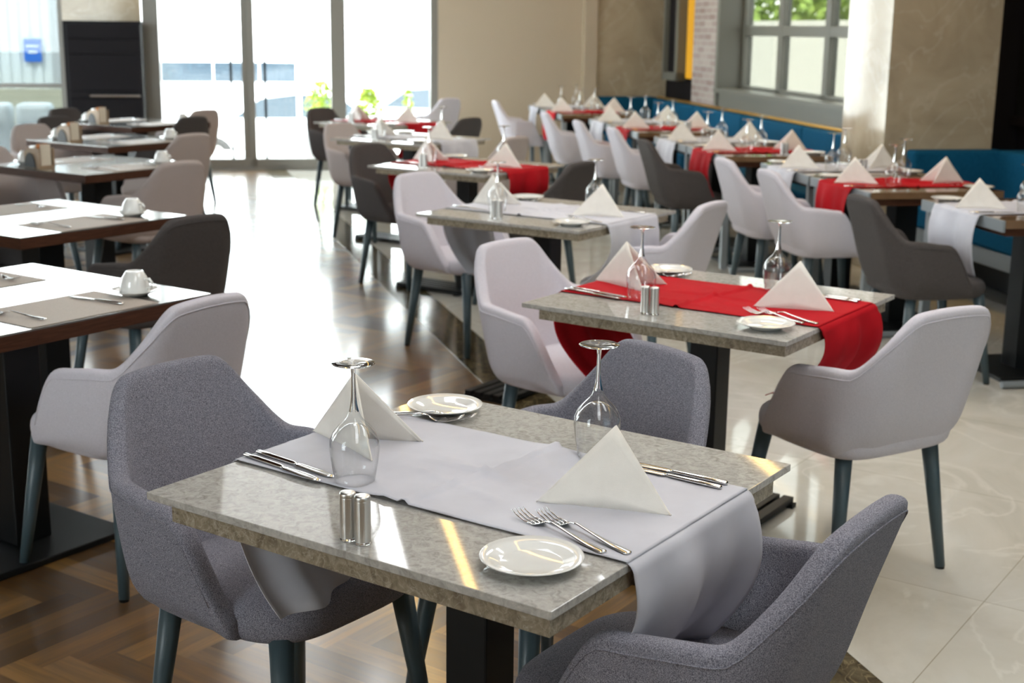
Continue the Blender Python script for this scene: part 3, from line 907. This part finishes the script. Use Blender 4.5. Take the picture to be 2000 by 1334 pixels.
def dark_table(x, y, label, hx=0.42, hy=0.40):
    t = thing('dark_table', label, 'table', (x, y, 0), 0)
    obj('tabletop', B(-hx, hx, -hy, hy, 0.745, 0.75, bev=0.001), M_dtop, parent=t)
    obj('edge_slab', B(-hx, hx, -hy, hy, 0.705, 0.745, bev=0.002), M_wenge, parent=t)
    obj('column', B(-0.06, 0.06, -0.06, 0.06, 0.02, 0.705, bev=0.004), M_black, parent=t)
    obj('base_plate', B(-0.20, 0.20, -0.24, 0.24, 0.0, 0.02, bev=0.004), M_black, parent=t)
    return t

def booth_table(fr_, label, hu=0.37, hv=0.36, legs=(-1, 1)):
    """local x runs to the bench, local y away from the camera"""
    t = thing('booth_table', label, 'table', fr_.at(0, 0, 0), fr_.a)
    obj('tabletop', B(-hv + 0.006, hv, -hu, hu, 0.715, 0.75, bev=0.0015), M_rtop, parent=t)
    obj('edge_band', B(-hv - 0.006, -hv + 0.005, -hu, hu, 0.700, 0.7495), M_rband, parent=t)
    obj('rail', B(-hv + 0.02, hv - 0.02, -hu + 0.02, hu - 0.02, 0.68, 0.715), M_wenge, parent=t)
    for sy in legs:
        obj('leg', B(-hv + 0.01, -hv + 0.05, sy * (hu - 0.04) - 0.018, sy * (hu - 0.04) + 0.018, 0.03, 0.70), M_rband, parent=t)
    obj('column', B(-0.06, 0.06, -0.06, 0.06, 0.02, 0.70), M_black, parent=t)
    obj('foot_bar', tube(bmesh.new(), [(-0.28, -hu + 0.04, 0.02), (0.22, -hu + 0.04, 0.02)], 0.016, 10), M_rband, parent=t)
    obj('base_plate', B(-0.22, 0.22, -0.22, 0.22, 0.0, 0.02), M_black, parent=t)
    return t

# ------------------------------------------------------------------ table settings
ZT = 0.7505
ZR = 0.7542
def rot_to(fr_, lx0, ly0, lx1, ly1):
    return fr_.a + math.atan2(ly1 - ly0, lx1 - lx0)
def knife(fr_, h0, tip, label, z=ZR):
    a = rot_to(fr_, *h0, *tip); c = ((h0[0] + tip[0]) / 2, (h0[1] + tip[1]) / 2)
    place('knife', mk_knife, fr_.at(*c, z), a, label)
def fork(fr_, h0, tip, label, z=ZR):
    a = rot_to(fr_, *h0, *tip); c = ((h0[0] + tip[0]) / 2, (h0[1] + tip[1]) / 2)
    place('fork', mk_fork, fr_.at(*c, z), a, label)

def setting(fr_, d, ends=('aisle end', 'booth end'), which='AB', sx=1.0, full=True, runner_mat='grey'):
    """d: how the table is called in labels"""
    P = lambda lx, ly, z=ZR: fr_.at(lx * sx, ly, z)
    if 'A' in which:
        place('glass', mk_glass, P(-0.155, -0.158), fr_.a, f'upturned wine glass at the {ends[0]} of {d}')
        place('napkin', mk_napkin, P(-0.310, 0.016), fr_.a + PI, f'cream folded napkin at the {ends[0]} of {d}')
        place('plate', mk_plate1, P(-0.305, 0.292, ZT), fr_.a, f'white side plate at the {ends[0]} of {d}')
        if full:
            knife(fr_, (-0.405, -0.172), (-0.200, -0.197), f'outer steel knife at the {ends[0]} of {d}')
            knife(fr_, (-0.400, -0.146), (-0.194, -0.168), f'inner steel knife at the {ends[0]} of {d}')
            fork(fr_, (-0.395, 0.190), (-0.215, 0.262), f'outer steel fork at the {ends[0]} of {d}')
            fork(fr_, (-0.398, 0.160), (-0.235, 0.235), f'inner steel fork at the {ends[0]} of {d}')
        else:
            knife(fr_, (-0.400, -0.150), (-0.194, -0.170), f'steel knife at the {ends[0]} of {d}')
            fork(fr_, (-0.395, 0.170), (-0.215, 0.240), f'steel fork at the {ends[0]} of {d}')
    if 'B' in which:
        place('glass', mk_glass, P(0.105, 0.215), fr_.a, f'upturned wine glass at the {ends[1]} of {d}')
        place('napkin', mk_napkin, P(0.264, 0.014), fr_.a + 0.0, f'cream folded napkin at the {ends[1]} of {d}')
        place('plate', mk_plate1, P(0.297, -0.283, ZT), fr_.a, f'white side plate at the {ends[1]} of {d}')
        if full:
            knife(fr_, (0.372, 0.208), (0.165, 0.212), f'outer steel knife at the {ends[1]} of {d}')
            knife(fr_, (0.372, 0.182), (0.168, 0.190), f'inner steel knife at the {ends[1]} of {d}')
            fork(fr_, (0.362, -0.186), (0.172, -0.132), f'outer steel fork at the {ends[1]} of {d}')
            fork(fr_, (0.395, -0.168), (0.205, -0.112), f'inner steel fork at the {ends[1]} of {d}')
        else:
            knife(fr_, (0.372, 0.182), (0.168, 0.190), f'steel knife at the {ends[1]} of {d}')
            fork(fr_, (0.372, -0.176), (0.182, -0.122), f'steel fork at the {ends[1]} of {d}')

def shakers(fr_, x, y, d):
    place('shaker', mk_shaker, fr_.at(x, y, ZT), fr_.a, f'steel shaker, the aisle-side one of the pair on {d}')
    place('shaker', mk_shaker, fr_.at(x + 0.0285, y + 0.001, ZT), fr_.a, f'steel shaker, the booth-side one of the pair on {d}')

# the middle row, T1 nearest
TS = [
 (-1.331, 1.838, 'the nearest marble table', 'grey', 'y', (0.010, -0.362)),
 (-1.745, 3.565, 'the second marble table', 'red', 'y', (-0.053, -0.312)),
 (-3.186, 4.875, 'the third marble table', 'grey', 'y', (-0.06, -0.32)),
 (-4.668, 6.286, 'the fourth marble table', 'red', 'x', (-0.10, -0.30)),
 (-6.110, 7.560, 'the fifth marble table', 'grey', 'x', (-0.10, -0.30)),
 (-7.345, 8.720, 'the farthest marble table', 'red', 'x', (-0.10, -0.30)),
]
ordn = ['nearest', 'second', 'third', 'fourth', 'fifth', 'farthest']
for k, (x, y, d, rc, ax, sp) in enumerate(TS):
    fr_ = Frame(x, y, 0.0)
    marble_table(fr_, f'square grey-brown marble table on a black pedestal, {ordn[k]} of the middle row', ax)
    runner(fr_, 0.408, M_rgrey if rc == 'grey' else M_rred, f'{rc} cloth runner hanging over both ends of {d}', 0.262, 0.22 if k == 1 else 0.262, seed=k + 3, inR=0.13, tagged=(k == 0), sway=(0.08 if k == 1 else 0.0))
    setting(fr_, d, full=(k < 2))
    shakers(fr_, sp[0], sp[1], d)

chair('grey', -1.84, 1.87, -0.052, 'heather grey armchair at the aisle end of the nearest marble table')
chair('grey', -0.995, 1.90, 3.12, 'heather grey armchair at the booth end of the nearest marble table')
chair('grey', -1.53, 2.335, -PI / 2 - 0.30, 'heather grey armchair with its back to the second marble table')
chair('white', -2.271, 3.70, -0.12, 'pale lilac armchair at the aisle end of the second marble table')
chair('white', -1.345, 3.659, 2.72, 'pale lilac armchair at the booth end of the second marble table')
chair('white', -3.875, 5.216, -0.126, 'pale lilac armchair at the aisle end of the third marble table')
chair('white', -2.88, 5.12, PI + 0.05, 'pale lilac armchair at the booth end of the third marble table')
chair('dark', -5.148, 6.34, -0.10, 'charcoal armchair at the aisle end of the fourth marble table')
chair('dark', -4.23, 6.26, PI + 0.03, 'charcoal armchair at the booth end of the fourth marble table')
chair('beige', -6.52, 7.62, -0.05, 'taupe armchair at the aisle end of the fifth marble table')
chair('beige', -5.48, 7.45, PI, 'taupe armchair at the booth end of the fifth marble table')
chair('dark', -7.9, 8.90, -0.1, 'charcoal armchair at the aisle end of the farthest marble table')
chair('dark', -6.85, 8.80, PI, 'charcoal armchair at the booth end of the farthest marble table')
chair('white', -8.82, 11.15, PI - 0.1, 'pale lilac armchair against the beige wall beside the entrance glazing')

# booth row: tables along the bench
RT = [  # u centre, v centre, half u, runner, call, shakers
 (-5.61, 3.43, 0.37, 'grey', 'the first booth table', None),
 (-6.63, 3.29, 0.37, 'red', 'the second booth table', None),
 (-7.40, 3.29, 0.37, 'grey', 'the third booth table', (-0.02, -0.26)),
 (-8.56, 3.20, 0.39, 'red', 'the fourth booth table', (0.05, -0.30)),
 (-9.37, 3.20, 0.39, 'grey', 'the fifth booth table', None),
 (-10.54, 3.18, 0.39, 'red', 'the sixth booth table', (0.05, -0.30)),
 (-11.36, 3.18, 0.39, 'grey', 'the seventh booth table', None),
 (-12.69, 3.05, 0.39, 'red', 'the eighth booth table', None),
 (-13.50, 3.05, 0.39, 'grey', 'the ninth booth table', None),
]
oo = ['first', 'second', 'third', 'fourth', 'fifth', 'sixth', 'seventh', 'eighth', 'ninth']
for k, (u, v, hu, rc, d, sp) in enumerate(RT):
    c = W(u, v)
    fr_ = Frame(c.x, c.y, PI / 4)
    booth_table(fr_, f'brown booth table with grey metal edge and {rc} runner, {oo[k]} from the camera', hu=hu, legs=(1,) if k == 0 else (-1, 1))
    runner(fr_, 0.372, M_rgrey if rc == 'grey' else M_rred, f'{rc} cloth runner hanging to the aisle from {d}', 0.26, 0.10, seed=k + 20, inL=0.02, inR=0.0)
    setting(fr_, d, ends=('aisle side', 'bench side'), sx=0.90, full=False)
    if sp: shakers(fr_, sp[0], sp[1], d)
for k, (kind, u, v) in enumerate((('dark', -5.58, 2.92), ('white', -6.70, 2.91), ('white', -7.34, 2.89), ('dark', -8.64, 2.79), ('white', -9.72, 2.85), ('white', -10.5, 2.77), ('white', -11.55, 2.72), ('white', -13.40, 2.60))):
    c = W(u, v)
    nm = dict(dark='charcoal', white='pale lilac')[kind]
    where = ('first', 'second', 'third', 'fourth', 'fifth', 'sixth', 'seventh', 'ninth')[k]
    chair(kind, c.x, c.y, PI / 4, f'{nm} armchair facing the bench at the {where} booth table')

# ------------------------------------------------------------------ dark tables by the left side
def mk_cup(label):
    t = thing('coffee_cup', label, 'cup')
    prof = [(0.0, 0.064), (0.018, 0.064), (0.020, 0.066), (0.0245, 0.066), (0.027, 0.062), (0.036, 0.048), (0.0415, 0.026), (0.043, 0.004), (0.0415, 0.003), (0.040, 0.010), (0.038, 0.030), (0.032, 0.048), (0.022, 0.059), (0.0, 0.060)]
    obj('bowl', lathe(prof, 40), M_plate, parent=t, smooth=True)
    obj('handle', tube(bmesh.new(), [(0.037, 0, 0.044), (0.052, 0, 0.046), (0.062, 0, 0.036), (0.060, 0, 0.022), (0.042, 0, 0.016)], 0.0038, 8), M_plate, parent=t, smooth=True)
    return t
def mk_saucer(label):
    o = obj('saucer', lathe([(0, 0.003), (0.030, 0.003), (0.032, 0), (0.036, 0), (0.044, 0.007), (0.068, 0.0165), (0.070, 0.0185), (0.067, 0.0185), (0.045, 0.010), (0.030, 0.006), (0, 0.0055)], 48), M_plate, smooth=True)
    return tag(o, label, 'saucer')
def mk_mat(label):
    return tag(obj('placemat', B(-0.21, 0.21, -0.14, 0.14, 0, 0.0015), M_mat), label, 'placemat')
def mk_caddy(label):
    t = thing('condiment_caddy', label, 'caddy')
    obj('box', B(-0.06, 0.075, -0.04, 0.05, 0.0, 0.012), M_oak, parent=t)
    bm = bmesh.new()   # arched side board
    n = 16
    for y0, y1 in ((-0.045, -0.038), (0.045, 0.052)):
        bm = bmesh.new()
        f = [(-0.06, 0), (-0.06, 0.085), (-0.02, 0.105), (0.075, 0.105), (0.075, 0)]
        a = [bm.verts.new((x, y0, z)) for x, z in f]; b_ = [bm.verts.new((x, y1, z)) for x, z in f]
        bm.faces.new(a); bm.faces.new(b_[::-1])
        for k in range(5): bm.faces.new((a[k], b_[k], b_[(k + 1) % 5], a[(k + 1) % 5]))
        bmesh.ops.recalc_face_normals(bm, faces=bm.faces)
        obj('side_board', bm, M_oak, parent=t)
    bm = bmesh.new()
    c = [(-0.008 + 0.048 * math.cos(PI * k / n), 0.002 + 0.078 * math.sin(PI * k / n)) for k in range(n + 1)]
    a = [bm.verts.new((x, -0.0452, z)) for x, z in c]; b_ = [bm.verts.new((x, -0.049, z)) for x, z in c]
    bm.faces.new(a); bm.faces.new(b_[::-1])
    for k in range(n): bm.faces.new((a[k], b_[k], b_[k + 1], a[k + 1]))
    bmesh.ops.recalc_face_normals(bm, faces=bm.faces)
    obj('arched_inset', bm, M_black, parent=t)
    for k, (x, m_) in enumerate(((0.020, M_paper), (0.034, M_orange), (0.048, M_orange), (0.062, M_paper))):
        obj('sachet', B(x, x + 0.004, -0.030, 0.035, 0.012, 0.118 + 0.008 * (k % 2)), m_, parent=t)
    j = obj('jar', lathe([(0, 0.012), (0.022, 0.012), (0.022, 0.09), (0.018, 0.096)], 24), M_plate, parent=t, smooth=True)
    j.location = (-0.03, 0.0, 0)
    l_ = obj('lid', lathe([(0, 0.112), (0.020, 0.112), (0.021, 0.096), (0, 0.096)], 24), M_steel, parent=j)
    return t

DT = [(-3.37, 2.315, 'the nearest dark table'), (-4.70, 3.42, 'the second dark table'), (-6.25, 4.93, 'the third dark table'), (-7.50, 6.09, 'the fourth dark table'), (-8.72, 7.30, 'the fifth dark table')]
on2 = ['nearest', 'second', 'third', 'fourth', 'farthest']
for k, (x, y, d) in enumerate(DT):
    dark_table(x, y, f'glossy dark square table with brown edge, {on2[k]} of the parquet row')
    fr_ = Frame(x, y, 0)
    z1 = ZT
    place('mat', mk_mat, fr_.at(0.27, 0.0, z1), PI / 2, f'taupe placemat at the aisle end of {d}')
    place('mat', mk_mat, fr_.at(-0.27, 0.03, z1), PI / 2, f'taupe placemat at the wall end of {d}')
    place('saucer', mk_saucer, fr_.at(0.27, 0.245, z1), 0, f'white saucer at the aisle end of {d}')
    place('cup', mk_cup, fr_.at(0.27, 0.245, z1 + 0.006), 0.2, f'upturned white cup on the saucer at the aisle end of {d}')
    place('saucer', mk_saucer, fr_.at(-0.29, -0.24, z1), 0, f'white saucer at the wall end of {d}')
    place('cup', mk_cup, fr_.at(-0.29, -0.24, z1 + 0.006), 3.3, f'upturned white cup on the saucer at the wall end of {d}')
    knife(fr_, (0.36, 0.125), (0.155, 0.105), f'steel knife on the aisle-end placemat of {d}', z1 + 0.0016)
    fork(fr_, (0.36, -0.13), (0.165, -0.165), f'steel fork on the aisle-end placemat of {d}', z1 + 0.0016)
    knife(fr_, (-0.37, -0.09), (-0.17, -0.07), f'steel knife on the wall-end placemat of {d}', z1 + 0.0016)
    fork(fr_, (-0.37, 0.15), (-0.18, 0.17), f'steel fork on the wall-end placemat of {d}', z1 + 0.0016)
    place('caddy', mk_caddy, fr_.at(-0.10, -0.30, z1), 0.0, f'oak condiment caddy with sachets on {d}')
chair('white', -3.0, 2.416, 3.184, 'pale lilac armchair at the aisle end of the nearest dark table')
chair('dark', -4.21, 3.52, PI - 0.06, 'charcoal armchair at the aisle end of the second dark table')
chair('beige', -5.84, 4.90, PI - 0.06, 'taupe armchair at the aisle end of the third dark table')
chair('beige', -7.20, 6.20, PI, 'taupe armchair at the aisle end of the fourth dark table')
chair('dark', -8.47, 7.36, PI, 'charcoal armchair at the aisle end of the fifth dark table')
chair('beige', -9.08, 8.05, PI, 'taupe armchair nearest the entrance beyond the fifth dark table')
chair('dark', -5.15, 3.42, 0.0, 'charcoal armchair at the wall end of the second dark table')
chair('beige', -6.62, 4.72, 0.0, 'taupe armchair at the wall end of the third dark table')
chair('beige', -7.95, 6.0, 0.0, 'taupe armchair at the wall end of the fourth dark table')
chair('dark', -8.55, 6.65, 0.0, 'charcoal armchair between the fourth and fifth dark tables')
chair('dark', -9.35, 7.35, 0.0, 'charcoal armchair at the wall end of the fifth dark table')

# ------------------------------------------------------------------ outside
GZ = -1.0
def OB(name, label, cat, u0, u1, v0, v1, z0, z1, m, bev=0.0):
    o = obj(name, B(u0, u1, v0, v1, z0, z1, bev=bev), m, rot=RA)
    if label: tag(o, label, cat)
    return o
OB('ground', None, None, -70, 4, -45, 45, GZ - 0.2, GZ, M_conc)['kind'] = 'structure'
OB('terrace', None, None, -17.6, U0 - 0.14, -9, 7, GZ, -0.03, M_conc)['kind'] = 'structure'
OB('street_building', 'long white building across the street', 'building', -44, -38, -22, 22, GZ, 9, M_white_out)
# minibus
bs = thing('minibus', 'white minibus with a band of dark windows behind the parked car', 'minibus', W(-31, -0.8, GZ), RA)
obj('body', B(-1.0, 1.0, -2.9, 2.9, 0.35, 2.5, bev=0.12), M_carpaint, parent=bs)
for v0, v1 in ((-1.30, -0.24), (-0.21, 0.72), (0.75, 1.50)):
    obj('side_window', B(0.995, 1.01, v0, v1, 1.33, 1.74), M_carglass, parent=bs)
for vv in (-2.0, 2.0):
    bm = lathe([(0, -0.12), (0.34, -0.12), (0.36, -0.08), (0.36, 0.08), (0.34, 0.12), (0, 0.12)], 28)
    bmesh.ops.rotate(bm, verts=bm.verts, matrix=Matrix.Rotation(PI / 2, 3, 'Y'))
    wv = obj('wheel', bm, M_tyre, parent=bs); wv.location = (0.9, vv, 0.36)
# car: extruded side profile with windows and wheels
def car(label, u, v, flip=1, m=M_carpaint):
    t = thing('car', label, 'car', W(u, v, GZ), RA)
    prof = [(-2.05, 0.30), (-2.1, 0.62), (-1.95, 0.80), (-1.05, 0.95), (-0.50, 1.36), (0.10, 1.45), (0.95, 1.40), (1.55, 1.02), (2.05, 0.95), (2.12, 0.55), (2.05, 0.30)]
    bm = bmesh.new()
    rows = []
    for x, ins in ((-0.80, 0.05), (-0.72, 0.0), (0.72, 0.0), (0.80, 0.05)):
        rows.append([bm.verts.new((x, flip * a * (1 - ins * 0.3), b_ - (ins if b_ > 0.9 else 0))) for a, b_ in prof])
    for a, b_ in zip(rows[:-1], rows[1:]):
        for k in range(len(prof)):
            k2 = (k + 1) % len(prof); bm.faces.new((a[k], a[k2], b_[k2], b_[k]))
    bm.faces.new(rows[0]); bm.faces.new(rows[-1][::-1])
    bmesh.ops.recalc_face_normals(bm, faces=bm.faces)
    obj('body', bm, m, parent=t)
    for pts in (((-0.95, 0.96), (-0.50, 1.28), (0.12, 1.36), (0.12, 0.96)), ((0.20, 0.96), (0.20, 1.36), (0.85, 1.31), (1.30, 1.0))):
        bm = bmesh.new()
        a = [bm.verts.new((0.803, flip * p, q)) for p, q in pts]; b_ = [bm.verts.new((0.812, flip * p, q)) for p, q in pts]
        bm.faces.new(a); bm.faces.new(b_[::-1])
        for k in range(4): bm.faces.new((a[k], a[(k + 1) % 4], b_[(k + 1) % 4], b_[k]))
        bmesh.ops.recalc_face_normals(bm, faces=bm.faces)
        obj('side_window', bm, M_carglass, parent=t)
    for a in (-1.3, 1.3):
        bm = lathe([(0, -0.10), (0.30, -0.10), (0.32, -0.07), (0.32, 0.07), (0.30, 0.10), (0.21, 0.105), (0.20, 0.09), (0, 0.10)], 28)
        bmesh.ops.rotate(bm, verts=bm.verts, matrix=Matrix.Rotation(PI / 2, 3, 'Y'))
        wv = obj('wheel', bm, M_tyre, parent=t, smooth=False); wv.location = (0.73, flip * a, 0.32)
        hb = obj('hub_cap', lathe([(0, 0.115), (0.18, 0.105), (0.19, 0.09)], 20), M_steel, parent=wv); hb.rotation_euler = (0, PI / 2, 0)
    return t
car('white car parked outside the sliding doors', -24.8, 0.45)
car('silver grey car parked beyond the shrubs outside', -27.5, 3.6, -1, mat('silver_car_paint', (0.45, 0.48, 0.50), 0.3, metal=0.4))
# shrubs in planters
def shrub(u, v, w_, h_, z0, label, m=M_leaf, seed=1, pot=True, n=420, leaf=0.035):
    rnd = random.Random(seed)
    t = thing('potted_shrub' if pot else 'tree', label, 'shrub' if pot else 'tree', W(u, v, z0), RA)
    if pot: obj('planter', B(-0.16, 0.16, -w_ * 0.45, w_ * 0.45, 0, 0.40, bev=0.01), M_pot, parent=t)
    else: obj('trunk', tube(bmesh.new(), [(0, 0, 0), (0.05, 0.05, h_ * 0.5)], [0.16, 0.1], 8), M_oak, parent=t)
    bm = bmesh.new()
    b0 = 0.36 if pot else h_ * 0.35
    for _ in range(n):
        a = rnd.uniform(0, 2 * PI); q = rnd.random() ** 0.5; zz = rnd.random()
        rr = (0.35 + 0.65 * math.sin(PI * min(1, zz * 0.9 + 0.1))) * w_ / 2
        c = Vector((math.cos(a) * q * rr * 0.7, math.sin(a) * q * rr, b0 + zz * (h_ - b0)))
        d1 = Vector((rnd.gauss(0, 1), rnd.gauss(0, 1), rnd.gauss(0, 1))).normalized(); d2 = d1.orthogonal().normalized()
        s_ = leaf * rnd.uniform(0.6, 1.3)
        bm.faces.new([bm.verts.new(c + d1 * s_), bm.verts.new(c + d2 * s_ * 0.5), bm.verts.new(c - d1 * s_), bm.verts.new(c - d2 * s_ * 0.5)])
    obj('foliage', bm, m, parent=t)
    return t
shrub(-16.6, 0.68, 0.40, 0.90, -0.03, 'yellow-green potted shrub outside, between the two glazed parts', seed=2)
shrub(-16.6, 1.25, 0.34, 0.82, -0.03, 'small yellow-green potted shrub outside the fixed glazing', seed=3)
shrub(-16.6, 1.72, 0.12, 0.80, -0.03, 'thin green potted sprig outside near the beige wall', seed=4, n=120)
# left: pale corrugated container with a blue sign, low wall, white plastic chairs
ct = thing('site_container', 'pale corrugated container standing outside the left window', 'container', (0, 0, 0), RA)
obj('body', B(-22.5, -20.05, -9.0, -2.86, 0.62, 2.9), M_white_out, parent=ct)
bm = bmesh.new()
for k in range(44): box(bm, -20.05, -20.03, -8.95 + k * 0.14, -8.95 + k * 0.14 + 0.07, 0.66, 2.85)
obj('corrugation', bm, M_white_out, parent=ct)
obj('post', B(-20.10, -19.98, -2.86, -2.62, 0.62, 2.9), M_pot, parent=ct)
sg = thing('sign', 'small blue sign with white lettering on the pale container', 'sign', W(-19.99, -3.11, 1.14), RA)
obj('sign_board', B(-0.03, 0.0, -0.115, 0.115, -0.155, 0.155), M_signblue, parent=sg)
obj('white_band', B(0.0, 0.004, -0.085, 0.085, 0.045, 0.07), M_white_out, parent=sg)
obj('white_band', B(0.0, 0.004, -0.06, 0.06, -0.04, -0.01), M_white_out, parent=sg)
OB('low_wall', 'low pale wall under the container outside', 'wall', -20.6, -19.8, -10, -2.5, GZ, 0.62, M_cream_out)
def plastic_chair(v, label, mark):
    t = thing('stacked_boxes', label, 'boxes', W(-17.0, v, -0.03), RA)
    obj('body', B(-0.2, 0.2, -0.20, 0.20, 0.0, 0.62, bev=0.06), M_white_out, parent=t)
    obj('red_mark', B(0.2, 0.203, -0.08, 0.04, mark, mark + 0.12), M_rred, parent=t)
plastic_chair(-3.12, 'white plastic crate stack with a red mark outside the left window', 0.16)
plastic_chair(-2.66, 'white plastic crate stack nearest the cabinet outside the left window', 0.20)
# outside the bench wall window
OB('neighbour_wall', 'pale grey rendered wall outside the booth window', 'wall', -26, -6, 9.0, 9.3, GZ, 1.70, mat('pale_grey_render', (0.40, 0.40, 0.36), 0.9))
nb = thing('neighbour_house', 'cream house with a brown door outside the booth window', 'building', (0, 0, 0), RA)
obj('wall', B(-18.6, -14.6, 8.2, 8.9, GZ, 4.2), M_cream_out, parent=nb)
obj('door', B(-18.1, -17.3, 8.18, 8.2, 0.2, 1.15), M_oak, parent=nb)
obj('arch', B(-18.3, -17.0, 8.10, 8.2, 1.3, 1.42), M_cream_out, parent=nb)
for k, (u, v) in enumerate(((-25, 12.0), (-21.5, 12.4), (-28.5, 11.8))):
    shrub(u, v, 4.6, 5.6, GZ, ('leafy green tree over the neighbour wall, middle one', 'leafy green tree over the neighbour wall, nearest the cream house', 'leafy green tree over the neighbour wall, farthest one')[k], M_leaf2, seed=10 + k, pot=False, n=2600, leaf=0.16)
